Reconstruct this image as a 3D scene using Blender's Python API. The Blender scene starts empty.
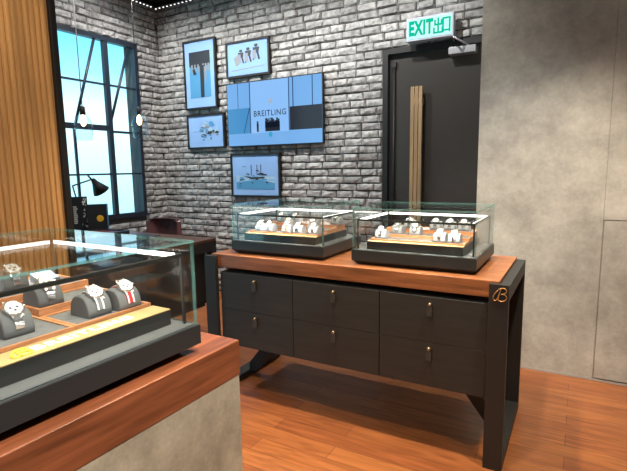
import bpy, bmesh, math, random
from mathutils import Vector, Matrix
random.seed(7)
PI = math.pi
scn = bpy.context.scene
COL = scn.collection

# ------------------------------------------------------------------ materials
def new_mat(name):
    m = bpy.data.materials.new(name); m.use_nodes = True
    nt = m.node_tree; nt.nodes.clear()
    out = nt.nodes.new('ShaderNodeOutputMaterial')
    return m, nt, out

def pbr(name, col, rough=.5, metal=0., noise=None, bump=0., bscale=200., spec=.5, coat=0.):
    """principled; noise=(scale, amount, stretch xyz) varies the base colour"""
    m, nt, out = new_mat(name)
    b = nt.nodes.new('ShaderNodeBsdfPrincipled')
    b.inputs['Base Color'].default_value = (*col, 1)
    b.inputs['Roughness'].default_value = rough
    b.inputs['Metallic'].default_value = metal
    b.inputs['Specular IOR Level'].default_value = spec
    b.inputs['Coat Weight'].default_value = coat
    nt.links.new(b.outputs[0], out.inputs[0])
    tc = nt.nodes.new('ShaderNodeTexCoord')
    if noise:
        sc, amt, st = noise
        mp = nt.nodes.new('ShaderNodeMapping'); mp.inputs['Scale'].default_value = st
        n = nt.nodes.new('ShaderNodeTexNoise'); n.inputs['Scale'].default_value = sc
        n.inputs['Detail'].default_value = 6
        r = nt.nodes.new('ShaderNodeValToRGB')
        r.color_ramp.elements[0].position = .3; r.color_ramp.elements[1].position = .7
        r.color_ramp.elements[0].color = (*[c*(1-amt) for c in col], 1)
        r.color_ramp.elements[1].color = (*[min(1, c*(1+amt)) for c in col], 1)
        nt.links.new(tc.outputs['Object'], mp.inputs[0]); nt.links.new(mp.outputs[0], n.inputs['Vector'])
        nt.links.new(n.outputs['Fac'], r.inputs[0]); nt.links.new(r.outputs[0], b.inputs['Base Color'])
    if bump:
        n2 = nt.nodes.new('ShaderNodeTexNoise'); n2.inputs['Scale'].default_value = bscale
        n2.inputs['Detail'].default_value = 4
        bp = nt.nodes.new('ShaderNodeBump'); bp.inputs['Strength'].default_value = bump
        bp.inputs['Distance'].default_value = .01
        nt.links.new(tc.outputs['Object'], n2.inputs['Vector'])
        nt.links.new(n2.outputs['Fac'], bp.inputs['Height']); nt.links.new(bp.outputs[0], b.inputs['Normal'])
    return m

def emit(name, col, s):
    m, nt, out = new_mat(name)
    e = nt.nodes.new('ShaderNodeEmission'); e.inputs[0].default_value = (*col, 1); e.inputs[1].default_value = s
    nt.links.new(e.outputs[0], out.inputs[0]); return m

def screen_mat(name, col, s):
    m = pbr(name, (.01, .01, .012), .15, spec=.3)
    b = [n for n in m.node_tree.nodes if n.type == 'BSDF_PRINCIPLED'][0]
    b.inputs['Emission Color'].default_value = (*col, 1); b.inputs['Emission Strength'].default_value = s
    return m

def glass_mat(name, tint=(.97, .99, .985), refl=1.0):
    m, nt, out = new_mat(name)
    t = nt.nodes.new('ShaderNodeBsdfTransparent'); t.inputs[0].default_value = (*tint, 1)
    g = nt.nodes.new('ShaderNodeBsdfGlossy'); g.inputs['Roughness'].default_value = .02
    f = nt.nodes.new('ShaderNodeFresnel'); f.inputs[0].default_value = 1.5
    k = nt.nodes.new('ShaderNodeMath'); k.operation = 'MULTIPLY'; k.inputs[1].default_value = refl
    mx = nt.nodes.new('ShaderNodeMixShader')
    ge = nt.nodes.new('ShaderNodeNewGeometry'); io = nt.nodes.new('ShaderNodeMapRange')   # same index from both sides of the sheet
    io.inputs[3].default_value = 1.5; io.inputs[4].default_value = 1/1.5
    nt.links.new(ge.outputs['Backfacing'], io.inputs[0]); nt.links.new(io.outputs[0], f.inputs[0])
    nt.links.new(f.outputs[0], k.inputs[0]); nt.links.new(k.outputs[0], mx.inputs[0])
    nt.links.new(t.outputs[0], mx.inputs[1]); nt.links.new(g.outputs[0], mx.inputs[2])
    nt.links.new(mx.outputs[0], out.inputs[0]); return m

def edge_glass(name):
    m, nt, out = new_mat(name)
    t = nt.nodes.new('ShaderNodeBsdfTransparent'); t.inputs[0].default_value = (.62, .90, .86, 1)
    d = nt.nodes.new('ShaderNodeBsdfPrincipled'); d.inputs['Base Color'].default_value = (.30, .62, .56, 1)
    d.inputs['Roughness'].default_value = .2
    mx = nt.nodes.new('ShaderNodeMixShader'); mx.inputs[0].default_value = .36
    nt.links.new(t.outputs[0], mx.inputs[1]); nt.links.new(d.outputs[0], mx.inputs[2])
    nt.links.new(mx.outputs[0], out.inputs[0]); return m

def brick_mat():
    m, nt, out = new_mat('brick_faces')
    b = nt.nodes.new('ShaderNodeBsdfPrincipled'); b.inputs['Roughness'].default_value = .85
    geo = nt.nodes.new('ShaderNodeNewGeometry')
    r = nt.nodes.new('ShaderNodeValToRGB')
    els = r.color_ramp.elements
    els[0].position = 0; els[0].color = (.30, .30, .295, 1)
    els[1].position = 1; els[1].color = (.50, .50, .49, 1)
    e = els.new(.5); e.color = (.41, .41, .405, 1)
    nt.links.new(geo.outputs['Random Per Island'], r.inputs[0])
    tc = nt.nodes.new('ShaderNodeTexCoord')
    n = nt.nodes.new('ShaderNodeTexNoise'); n.inputs['Scale'].default_value = 22; n.inputs['Detail'].default_value = 8
    nt.links.new(tc.outputs['Object'], n.inputs['Vector'])
    r2 = nt.nodes.new('ShaderNodeValToRGB')
    r2.color_ramp.elements[0].position = .33; r2.color_ramp.elements[0].color = (.45, .45, .46, 1)
    r2.color_ramp.elements[1].position = .62; r2.color_ramp.elements[1].color = (1.1, 1.1, 1.1, 1)
    nt.links.new(n.outputs['Fac'], r2.inputs[0])
    mx = nt.nodes.new('ShaderNodeMixRGB'); mx.blend_type = 'MULTIPLY'; mx.inputs[0].default_value = .8
    nt.links.new(r.outputs[0], mx.inputs[1]); nt.links.new(r2.outputs[0], mx.inputs[2])
    nt.links.new(mx.outputs[0], b.inputs['Base Color'])
    bp = nt.nodes.new('ShaderNodeBump'); bp.inputs['Strength'].default_value = .5; bp.inputs['Distance'].default_value = .02
    nt.links.new(n.outputs['Fac'], bp.inputs['Height']); nt.links.new(bp.outputs[0], b.inputs['Normal'])
    nt.links.new(b.outputs[0], out.inputs[0]); return m

def plank_mat():
    m, nt, out = new_mat('floor_planks')
    b = nt.nodes.new('ShaderNodeBsdfPrincipled'); b.inputs['Roughness'].default_value = .34
    tc = nt.nodes.new('ShaderNodeTexCoord')
    br = nt.nodes.new('ShaderNodeTexBrick')
    br.inputs['Scale'].default_value = 1; br.inputs['Brick Width'].default_value = 1.1
    br.inputs['Row Height'].default_value = .12; br.inputs['Mortar Size'].default_value = .0016
    br.inputs['Color1'].default_value = (.40, .145, .044, 1); br.inputs['Color2'].default_value = (.28, .088, .030, 1)
    br.inputs['Mortar'].default_value = (.13, .045, .02, 1); br.offset = .37
    nt.links.new(tc.outputs['Object'], br.inputs['Vector'])
    mp = nt.nodes.new('ShaderNodeMapping'); mp.inputs['Scale'].default_value = (1.6, 16, 1)
    n = nt.nodes.new('ShaderNodeTexNoise'); n.inputs['Scale'].default_value = 2.2; n.inputs['Detail'].default_value = 7
    n.inputs['Distortion'].default_value = .8
    nt.links.new(tc.outputs['Object'], mp.inputs[0]); nt.links.new(mp.outputs[0], n.inputs['Vector'])
    r2 = nt.nodes.new('ShaderNodeValToRGB')
    r2.color_ramp.elements[0].position = .3; r2.color_ramp.elements[0].color = (.66, .62, .6, 1)
    r2.color_ramp.elements[1].position = .7; r2.color_ramp.elements[1].color = (1.15, 1.15, 1.15, 1)
    nt.links.new(n.outputs['Fac'], r2.inputs[0])
    mx = nt.nodes.new('ShaderNodeMixRGB'); mx.blend_type = 'MULTIPLY'; mx.inputs[0].default_value = 1
    nt.links.new(br.outputs['Color'], mx.inputs[1]); nt.links.new(r2.outputs[0], mx.inputs[2])
    nt.links.new(mx.outputs[0], b.inputs['Base Color'])
    nt.links.new(b.outputs[0], out.inputs[0]); return m

def concrete_mat(name, col, scale=1.1):
    m, nt, out = new_mat(name)
    b = nt.nodes.new('ShaderNodeBsdfPrincipled'); b.inputs['Roughness'].default_value = .55
    tc = nt.nodes.new('ShaderNodeTexCoord')
    prev = None
    for sc, lo, hi, w in ((scale, .72, 1.2, 1.), (scale*5, .72, 1.16, .85), (scale*40, .9, 1.06, .6)):
        n = nt.nodes.new('ShaderNodeTexNoise'); n.inputs['Scale'].default_value = sc
        n.inputs['Detail'].default_value = 7; n.inputs['Roughness'].default_value = .62
        nt.links.new(tc.outputs['Object'], n.inputs['Vector'])
        r = nt.nodes.new('ShaderNodeValToRGB')
        r.color_ramp.elements[0].position = .32; r.color_ramp.elements[0].color = (lo, lo*.99, lo*.97, 1)
        r.color_ramp.elements[1].position = .68; r.color_ramp.elements[1].color = (hi, hi, hi*.99, 1)
        nt.links.new(n.outputs['Fac'], r.inputs[0])
        mx = nt.nodes.new('ShaderNodeMixRGB'); mx.blend_type = 'MULTIPLY'; mx.inputs[0].default_value = w
        if prev is None: mx.inputs[1].default_value = (*col, 1)
        else: nt.links.new(prev.outputs[0], mx.inputs[1])
        nt.links.new(r.outputs[0], mx.inputs[2]); prev = mx
    nt.links.new(prev.outputs[0], b.inputs['Base Color'])
    nt.links.new(b.outputs[0], out.inputs[0]); return m

M = dict(
    brick=brick_mat(), mortar=pbr('mortar', (.075, .073, .070), .95),
    floor=plank_mat(), concrete=concrete_mat('concrete_wall', (.445, .42, .375)),
    concrete2=concrete_mat('concrete_counter', (.47, .42, .31), 2.2),
    ceiling=pbr('ceiling_black', (.012, .012, .014), .8),
    plaster=pbr('plaster', (.34, .31, .27), .8),
    slat=pbr('slat_wood', (.45, .25, .095), .5, noise=(3, .35, (6, 6, .4))),
    darkgap=pbr('dark_gap', (.34, .18, .064), .7),
    topx=pbr('countertop_wood', (.33, .122, .046), .36, noise=(3.2, .42, (1.2, 16, 16))),
    topy=pbr('countertop_wood_lengthwise', (.235, .072, .028), .36, noise=(3.2, .42, (16, 1.2, 16))),
    deskwood=pbr('desk_wood', (.075, .032, .020), .4, noise=(3, .3, (1, 14, 14))),
    traywood=pbr('tray_wood', (.50, .21, .09), .4, noise=(6, .3, (3, 20, 20))),
    cab=pbr('dark_cabinet', (.031, .0315, .030), .55, noise=(4, .15, (1, 1, 8))),
    frame=pbr('dark_steel', (.024, .0245, .024), .55),
    black=pbr('black_metal', (.005, .005, .006), .6),
    doorm=pbr('door_leaf', (.046, .043, .040), .28),
    base=pbr('case_base', (.027, .030, .030), .4),
    ledge=pbr('case_deck', (.105, .108, .105), .5),
    gold=pbr('brass', (.75, .50, .17), .3, 1.),
    goldflat=pbr('gold_strip', (.42, .30, .13), .45, .1),
    goldpaint=pbr('gold_paint', (.85, .50, .04), .4), copper=pbr('gold_emblem', (.62, .34, .12), .4, .5),
    felt=pbr('grey_felt', (.13, .13, .13), .9, noise=(60, .15, (1, 1, 1))),
    cushion=pbr('cushion_fabric', (.11, .11, .112), .85),
    cushionlight=pbr('pale_cushion_fabric', (.30, .30, .30), .85),
    steel=pbr('steel', (.75, .75, .76), .22, 1.),
    white=pbr('white_paint', (.82, .82, .82), .5),
    dial=pbr('dial_white', (.80, .80, .80), .35),
    dialdark=pbr('dial_dark', (.03, .03, .04), .3),
    red=pbr('red_strap', (.45, .02, .02), .6),
    greystrap=pbr('grey_strap', (.16, .16, .165), .7),
    brownstrap=pbr('brown_strap', (.30, .12, .06), .6),
    leather=pbr('leather_tab', (.055, .053, .05), .5),
    brass=pbr('brass_stud', (.42, .33, .22), .45, 1.),
    chair=pbr('brown_leather', (.12, .055, .058), .28, bump=.1, bscale=40),
    win=pbr('window_steel', (.012, .018, .030), .45),
    glass=glass_mat('clear_glass'), glasstop=glass_mat('clear_top_glass', (.95, .985, .97)), wing=glass_mat('window_glass', (.97, 1, 1), .6),
    pend=glass_mat('pendant_glass', (.86, .94, .96), 1.4), edge=edge_glass('glass_edge'),
    picglass=pbr('picture_mat', (.25, .43, .76), .10),  # blue light from the window is mixed into the white mats' colour
    led=emit('led_white', (1, .96, .90), 4.5), dot=emit('led_dot', (.95, .97, 1), 1.6), bulb=emit('bulb_glow', (1, .62, .34), 7),
    signback=emit('sign_white', (.50, 1, .88), .95), signgreen=emit('sign_green', (.0, .46, .29), .9),
    signbox=pbr('sign_housing', (.42, .46, .56), .4),
    silver=pbr('silver', (.42, .43, .46), .35, .6),
    pullwood=pbr('pull_wood', (.34, .23, .12), .5, noise=(3, .25, (14, 14, .6))),
    ink=pbr('ink_dark', (.02, .025, .035), .4), inkgrey=pbr('ink_grey', (.22, .24, .27), .4),
    inkblue=pbr('ink_blue', (.07, .26, .48), .4), inkpale=pbr('ink_pale_blue', (.32, .50, .68), .4),
    tvblue=screen_mat('tv_light_blue', (.15, .37, .72), .85), tvmid=screen_mat('tv_mid_blue', (.045, .25, .53), .8),
    tvpale=screen_mat('tv_pale_blue', (.20, .41, .74), .95), tvdark=screen_mat('tv_dark', (.006, .010, .020), .8),
    tvgrey=screen_mat('tv_slate', (.02, .06, .16), .8), tvcy=screen_mat('tv_cyan', (.03, .33, .52), .8), tvgold=screen_mat('tv_gold', (.40, .40, .40), .8),
    cable=pbr('pale_cable', (.5, .5, .5), .6),
    maroon=pbr('maroon_tray', (.09, .018, .022), .35),
)

# ------------------------------------------------------------------ mesh tools
def tube_bm(bm, pts, r, seg=8, mi=0, cap=True):
    pts = [Vector(p) for p in pts]; rings = []
    n = len(pts)
    rr = r if isinstance(r, (list, tuple)) else [r]*n
    up = Vector((0, 0, 1))
    for i, p in enumerate(pts):
        d = (pts[min(i+1, n-1)] - pts[max(i-1, 0)]).normalized()
        a = d.cross(up)
        if a.length < 1e-3: a = d.cross(Vector((0, 1, 0)))
        a.normalize(); b = a.cross(d)
        rings.append([bm.verts.new(p + (a*math.cos(t)+b*math.sin(t))*rr[i]) for t in [2*PI*k/seg for k in range(seg)]])
    for i in range(n-1):
        for k in range(seg):
            f = bm.faces.new((rings[i][k], rings[i][(k+1) % seg], rings[i+1][(k+1) % seg], rings[i+1][k])); f.material_index = mi; f.smooth = True
    if cap:
        for rg in (rings[0], rings[-1]):
            f = bm.faces.new(rg); f.material_index = mi

def box_bm(bm, a, b, mi=0, bev=0.):
    x0, y0, z0 = a; x1, y1, z1 = b
    t = bmesh.new()
    v = [t.verts.new(p) for p in ((x0, y0, z0), (x1, y0, z0), (x1, y1, z0), (x0, y1, z0), (x0, y0, z1), (x1, y0, z1), (x1, y1, z1), (x0, y1, z1))]
    for q in ((0, 3, 2, 1), (4, 5, 6, 7), (0, 1, 5, 4), (1, 2, 6, 5), (2, 3, 7, 6), (3, 0, 4, 7)):
        t.faces.new([v[i] for i in q])
    if bev: bmesh.ops.bevel(t, geom=list(t.edges), offset=bev, segments=2, affect='EDGES', profile=.5)
    merge(bm, t, mi)

def merge(bm, t, mi=0, mat=None, smooth=False):
    t.verts.index_update(); mp = []
    for v in t.verts: mp.append(bm.verts.new(mat @ v.co if mat else v.co))
    for f in t.faces:
        try: nf = bm.faces.new([mp[v.index] for v in f.verts])
        except ValueError: continue
        nf.material_index = mi if mi is not None else f.material_index; nf.smooth = smooth or f.smooth
    t.free()

def prism_bm(bm, poly, d, mi=0, axis='y', at=0.):
    """extrude a 2D polygon: axis y -> polygon in xz, axis x -> polygon in yz, axis z -> polygon in xy"""
    def P(u, v, w):
        return {'y': (u, w, v), 'x': (w, u, v), 'z': (u, v, w)}[axis]
    A = [bm.verts.new(P(u, v, at)) for u, v in poly]; B = [bm.verts.new(P(u, v, at+d)) for u, v in poly]
    n = len(poly)
    fs = [bm.faces.new(A), bm.faces.new(B[::-1])]
    for i in range(n): fs.append(bm.faces.new((A[i], B[i], B[(i+1) % n], A[(i+1) % n])))
    for f in fs: f.material_index = mi

def lathe_bm(bm, prof, seg=24, mi=0, smooth=True, mat=None, cap=True):
    t = bmesh.new(); rings = []
    for r, z in prof:
        rings.append([t.verts.new((r*math.cos(2*PI*k/seg), r*math.sin(2*PI*k/seg), z)) for k in range(seg)])
    for i in range(len(prof)-1):
        for k in range(seg):
            f = t.faces.new((rings[i][k], rings[i][(k+1) % seg], rings[i+1][(k+1) % seg], rings[i+1][k])); f.smooth = smooth
    if cap: t.faces.new(rings[0][::-1]); t.faces.new(rings[-1])
    for f in t.faces: f.material_index = mi
    merge(bm, t, mi, mat)

def obj(name, bm, mats, parent=None, loc=(0, 0, 0), rot=(0, 0, 0)):
    bmesh.ops.recalc_face_normals(bm, faces=list(bm.faces))
    me = bpy.data.meshes.new(name); bm.to_mesh(me); bm.free()
    for m in (mats if isinstance(mats, (list, tuple)) else [mats]): me.materials.append(m)
    o = bpy.data.objects.new(name, me); COL.objects.link(o)
    o.location = loc; o.rotation_euler = rot
    if parent: o.parent = parent
    return o

def bx(name, a, b, mat, parent=None, bev=0., loc=(0, 0, 0), rot=(0, 0, 0)):
    bm = bmesh.new(); box_bm(bm, a, b, 0, bev); return obj(name, bm, mat, parent, loc, rot)

def thing(name, label, cat, loc=(0, 0, 0), rz=0., group=None):
    o = bpy.data.objects.new(name, None); COL.objects.link(o); o.empty_display_size = .05
    o.location = loc; o.rotation_euler = (0, 0, rz); o['label'] = label; o['category'] = cat
    if group: o['group'] = group
    return o

def tag(o, label, cat, group=None):
    o['label'] = label; o['category'] = cat
    if group: o['group'] = group
    return o

def struct(o): o['kind'] = 'structure'; return o

def dup(o, parent=None):
    c = o.copy(); COL.objects.link(c)
    if parent is not None: c.parent = parent
    for ch in list(o.children): dup(ch, c)
    return c

def text_obj(name, s, size, mat, parent, loc, rot, depth=.001, bold=0., sx=1., spacing=1.):
    cu = bpy.data.curves.new('lettering', 'FONT'); cu.body = s; cu.size = size; cu.align_x = 'CENTER'; cu.align_y = 'CENTER'
    cu.extrude = depth; cu.offset = bold; cu.space_character = spacing; cu.resolution_u = 3
    t = bpy.data.objects.new('lettering', cu); COL.objects.link(t)
    bpy.context.view_layer.update()
    me = bpy.data.meshes.new_from_object(t.evaluated_get(bpy.context.evaluated_depsgraph_get()))
    bpy.data.objects.remove(t); bpy.data.curves.remove(cu)
    me.name = name; me.materials.clear(); me.materials.append(mat)
    for v in me.vertices: v.co.x *= sx
    o = bpy.data.objects.new(name, me); COL.objects.link(o); o.location = loc; o.rotation_euler = rot
    if parent: o.parent = parent
    return o

EMBLEM = [[(.38, .08), (.46, .5), (.56, .93)],
          [(.40, .88), (.62, 1.0), (.86, .97), (.96, .80), (.84, .62), (.58, .54)],
          [(.58, .54), (.84, .52), (.98, .34), (.88, .10), (.62, .0), (.40, .08)],
          [(.34, .80), (.16, .56), (.04, .28), (.08, .06), (.24, .04), (.36, .22), (.44, .46)]]
def smooth_path(p, n=6):
    out = []; P = [Vector((*q, 0)) for q in p]
    for i in range(len(P)-1):
        a, b, c, d = P[max(i-1, 0)], P[i], P[i+1], P[min(i+2, len(P)-1)]
        for k in range(n):
            t = k/n
            out.append(.5*((2*b)+(c-a)*t+(2*a-5*b+4*c-d)*t*t+(3*b-a-3*c+d)*t**3))
    out.append(P[-1]); return out
def emblem(name, size, r, mat, parent, loc, rot=(0, 0, 0)):
    """gold script-letter emblem, drawn in the xz plane"""
    bm = bmesh.new()
    for st in EMBLEM:
        tube_bm(bm, [((p.x-.5)*size, 0, (p.y-.5)*size) for p in smooth_path(st)], r, 6)
    return obj(name, bm, mat, parent, loc, rot)

# ------------------------------------------------------------------ setting
XW, YW, ZC = -4.75, 4.50, 3.53          # brick walls and ceiling
X1, Y0 = 1.7, -2.0
YG, XG = 3.741, -.688                   # concrete wall
struct(bx('floor', (XW-.3, Y0, -.05), (X1, YW+.3, 0), M['floor']))
struct(bx('ceiling', (XW-.3, Y0, ZC), (X1, YW+.3, ZC+.1), M['ceiling']))

def bricks(bm, u0, u1, z0, z1, holes, put):
    """courses of rough bricks; put(u0,u1,z0,z1) adds one"""
    row, ln, g = .0755, .192, .009
    k = 0; z = z0
    while z < z1-.01:
        off = (k % 2)*ln/2 + random.uniform(-.02, .02); u = u0-ln+off
        while u < u1:
            L = ln*random.uniform(.86, 1.12)
            segs = [(max(u, u0), min(u+L, u1))]
            for h0, h1, hz0, hz1 in holes:
                if z+row-g > hz0 and z < hz1:
                    ns = []
                    for a, b in segs:
                        if b <= h0 or a >= h1: ns.append((a, b)); continue
                        if a < h0: ns.append((a, h0))
                        if b > h1: ns.append((h1, b))
                    segs = ns
            for a, b in segs:
                if b-a > .03: put(a+g/2, b-g/2, z+g/2, min(z+row, z1)-g/2)
            u += L
        z += row; k += 1

def brick_shape(bm, P, a, b, z0, z1):
    """P(u, depth, z) -> point. a slightly pillowed, uneven brick face"""
    t = random.uniform(.010, .025); j = lambda s=.005: random.uniform(-s, s)
    tilt = random.uniform(-.009, .009)
    back = [P(a+j(), 0, z0+j()), P(b+j(), 0, z0+j()), P(b+j(), 0, z1+j()), P(a+j(), 0, z1+j())]
    nx = 4; i = .009
    grid = []
    for r in range(3):
        zz = z0+i+(z1-z0-2*i)*r/2
        rowv = []
        for c in range(nx+1):
            uu = a+i+(b-a-2*i)*c/nx
            edge = (r in (0, 2)) or c in (0, nx)
            rowv.append(bm.verts.new(P(uu+j(.003), t+(0 if edge else .006)+j(.004)+tilt*(c/nx-.5)*2, zz+j(.004))))
        grid.append(rowv)
    bv = [bm.verts.new(p) for p in back]
    for r in range(2):
        for c in range(nx):
            f = bm.faces.new((grid[r][c], grid[r][c+1], grid[r+1][c+1], grid[r+1][c])); f.material_index = 1
    sides = [(bv[0], bv[1], *grid[0][::-1]), (bv[2], bv[3], *grid[2]), (bv[1], bv[2], grid[2][nx], grid[1][nx], grid[0][nx]), (bv[3], bv[0], grid[0][0], grid[1][0], grid[2][0])]
    for s in sides:
        f = bm.faces.new(s); f.material_index = 1

# back wall with doorway
DX0, DX1, DZ = -1.735, -.70, 2.635
bm = bmesh.new()
box_bm(bm, (XW-.2, YW, 0), (DX0, YW+.2, ZC)); box_bm(bm, (DX0, YW, DZ), (XG+.05, YW+.2, ZC))
bricks(bm, XW, XG, 0, ZC, [(DX0, 0, -1, DZ)], lambda a, b, c, d: brick_shape(bm, lambda u, t, z: Vector((u, YW-t, z)), a, b, c, d))
struct(obj('wall_back', bm, [M['mortar'], M['brick']]))
# left wall with window opening
WY0, WY1, WZ0, WZ1 = 2.35, 4.13, .965, 3.01
bm = bmesh.new()
box_bm(bm, (XW-.2, 1.0, 0), (XW, YW, WZ0)); box_bm(bm, (XW-.2, 1.0, WZ1), (XW, YW, ZC))
box_bm(bm, (XW-.2, 1.0, WZ0), (XW, WY0, WZ1)); box_bm(bm, (XW-.2, WY1, WZ0), (XW, YW, WZ1))
bricks(bm, 1.0, YW, 0, ZC, [(WY0, WY1, WZ0, WZ1)], lambda a, b, c, d: brick_shape(bm, lambda u, t, z: Vector((XW+t, u, z)), a, b, c, d))
struct(obj('wall_left', bm, [M['mortar'], M['brick']]))

# concrete wall with a flush access panel
PX0, PZ1 = .143, 1.147
bm = bmesh.new()
box_bm(bm, (XG, YG, 0), (PX0-.001, YG+.02, ZC)); box_bm(bm, (PX0+.001, YG, PZ1), (X1, YG+.02, ZC)); box_bm(bm, (XG, YG+.0201, PZ1), (X1, YW+.2, ZC)); box_bm(bm, (XG, YG+.0201, 0), (PX0, YW+.2, PZ1)); box_bm(bm, (PX0, YG+.02, 0), (X1, YW+.2, PZ1))
struct(obj('wall_right', bm, M['concrete']))
acc = struct(bx('door_2', (PX0+.006, YG+.001, .022), (.85, YG+.019, PZ1-.006), M['concrete']))
struct(bx('trim_1', (XG, YG-.004, 0), (X1, YG-.0005, .014), M['plaster']))
# the room closes behind the viewer
struct(bx('wall_rear', (XW-.2, Y0-.1, 0), (X1, Y0, ZC), M['plaster']))
struct(bx('wall_side', (X1, Y0, 0), (X1+.1, YG, ZC), M['plaster']))

# slatted timber partition on the left
XS, YS = -2.20, 1.418
bm = bmesh.new()
box_bm(bm, (XS-.10, Y0, 0), (XS, YS, ZC), 0)
y = YS-.012
while y > Y0+.03:
    prism_bm(bm, [(XS, y-.021), (XS+.006, y-.019), (XS+.008, y-.0105), (XS+.006, y-.002), (XS, y)], ZC-.002, 1, 'z', 0.001); y -= .027
struct(obj('wall_slatted', bm, [M['darkgap'], M['slat']]))
struct(bx('trim_2', (XS-.10, YS, 0), (XS+.02, YS+.032, ZC), M['black'], bev=.004))

# ------------------------------------------------------------------ window
w = struct(bpy.data.objects.new('window_1', None)); COL.objects.link(w); w.location = (XW, WY0, WZ0)
def wbar(name, y0, y1, z0, z1, d0=-.06, d1=.03): return bx(name, (d0, y0-WY0, z0-WZ0), (d1, y1-WY0, z1-WZ0), M['win'], w)
wbar('window_frame', WY0, WY1, WZ0, WZ0+.055, -.03, .035); wbar('window_frame', WY0, WY1, WZ1-.05, WZ1, -.03, .035)
wbar('window_frame', WY0, WY0+.05, WZ0+.055, WZ1-.05, -.03, .035); wbar('window_frame', WY1-.045, WY1, WZ0+.055, WZ1-.05, -.03, .035)
wbar('mullion', 3.667, 3.722, WZ0+.055, WZ1-.05, -.018, .03)
wbar('mullion', 2.60, 2.65, WZ0+.055, WZ1-.05, -.018, .03)
wbar('transom', WY0+.05, 3.667, 1.975, 2.035, -.018, .03); wbar('transom', 3.722, WY1-.045, 1.958, 1.983, -.018, .02)
for z in (2.49, 1.487): wbar('glazing_bar', WY0+.05, WY1-.045, z-.010, z+.010, -.018, .01)
wbar('glazing_bar', 3.245, 3.268, WZ0+.055, 1.975, -.018, .006)
for (ya, za), (yb, zb) in (((3.568, 2.965), (3.265, 2.035)), ((4.02, 2.965), (3.694, 2.035)), ((2.95, 2.965), (2.64, 2.03))):
    bm = bmesh.new(); tube_bm(bm, [(.012, ya-WY0, za-WZ0), (.012, yb-WY0, zb-WZ0)], .015, 6)
    obj('sash_stay', bm, M['win'], w)
bx('window_pane', (-.026, .04, .04), (-.021, WY1-WY0-.04, WZ1-WZ0-.04), M['wing'], w)

# ------------------------------------------------------------------ door
d = struct(bpy.data.objects.new('door_1', None)); COL.objects.link(d); d.location = (DX0, YW, 0)
W = DX1-DX0
bm = bmesh.new()
box_bm(bm, (0, -.024, 0), (.052, .16, DZ)); box_bm(bm, (.052, -.024, DZ-.05), (W+.02, .16, DZ))
obj('door_frame', bm, M['black'], d)
bx('door_leaf', (.056, .03, .006), (W+.01, .08, DZ-.055), M['doorm'], d)
bm = bmesh.new(); tube_bm(bm, [(.105, .015, .05), (.105, .015, DZ-.16)], .011, 8); box_bm(bm, (.085, .0, DZ-.17), (.125, .03, DZ-.12))
obj('pivot_rod', bm, M['black'], d)
bm = bmesh.new()
x0 = -1.447-DX0
for i in range(3): box_bm(bm, (x0+i*.039, -.05, .55), (x0+.034+i*.039, -.02, 2.262), 0, .003)
box_bm(bm, (x0+.005, -.045, .6), (x0+.107, .032, .66)); box_bm(bm, (x0+.005, -.045, 2.1), (x0+.107, .032, 2.16))
obj('pull_handle', bm, M['pullwood'], d)
bm = bmesh.new()
box_bm(bm, (-1.098-DX0, -.075, 2.503), (-.862-DX0, .032, 2.563), 0, .004)
obj('door_closer', bm, M['silver'], d)
bm = bmesh.new(); tube_bm(bm, [(-.93-DX0, -.05, 2.565), (-.95-DX0, -.06, 2.58), (-1.03-DX0, -.20, 2.618), (-1.06-DX0, -.05, 2.62)], .009, 6)
obj('closer_arm', bm, M['silver'], d)

# ------------------------------------------------------------------ exit sign
s = thing('exit_sign', 'lit green and white EXIT sign in English and Chinese above the dark door', 'sign', (-1.251, 4.387, 2.741))
SW, SH = .212, .100
bx('housing', (-SW, -.035, -SH), (SW, .035, SH), M['signbox'], s, .006)
bx('sign_face', (-SW+.018, -.038, -SH+.018), (SW-.018, -.0345, SH-.018), M['signback'], s)
for bx_ in (-.12, .12): bx('bracket', (bx_-.02, .0355, -.02), (bx_+.02, .112, .02), M['signbox'], s)
text_obj('lettering', 'EXIT', .165, M['signgreen'], s, (-.078, -.0385, 0), (PI/2, 0, 0), .0006, .0075, .60, 1.10)
bm = bmesh.new()
def stroke(x0, x1, z0, z1): box_bm(bm, (x0, -.0395, z0), (x1, -.0383, z1))
cx, t = .079, .015
stroke(cx-t/2, cx+t/2, -.062, .066)                                       # first character: stem
stroke(cx-.036, cx-.036+t, .006, .050); stroke(cx+.036-t, cx+.036, .006, .050); stroke(cx-.036, cx+.036, .003, .003+t)
stroke(cx-.044, cx-.044+t, -.062, -.012); stroke(cx+.044-t, cx+.044, -.062, -.012); stroke(cx-.044, cx+.044, -.064, -.064+t)
cx = .150                                                                   # second character: open box
stroke(cx-.036, cx-.036+t, -.062, .058); stroke(cx+.036-t, cx+.036, -.062, .058); stroke(cx-.036, cx+.036, .048, .048+t); stroke(cx-.036, cx+.036, -.052, -.052+t)
obj('lettering', bm, M['signgreen'], s)

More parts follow.
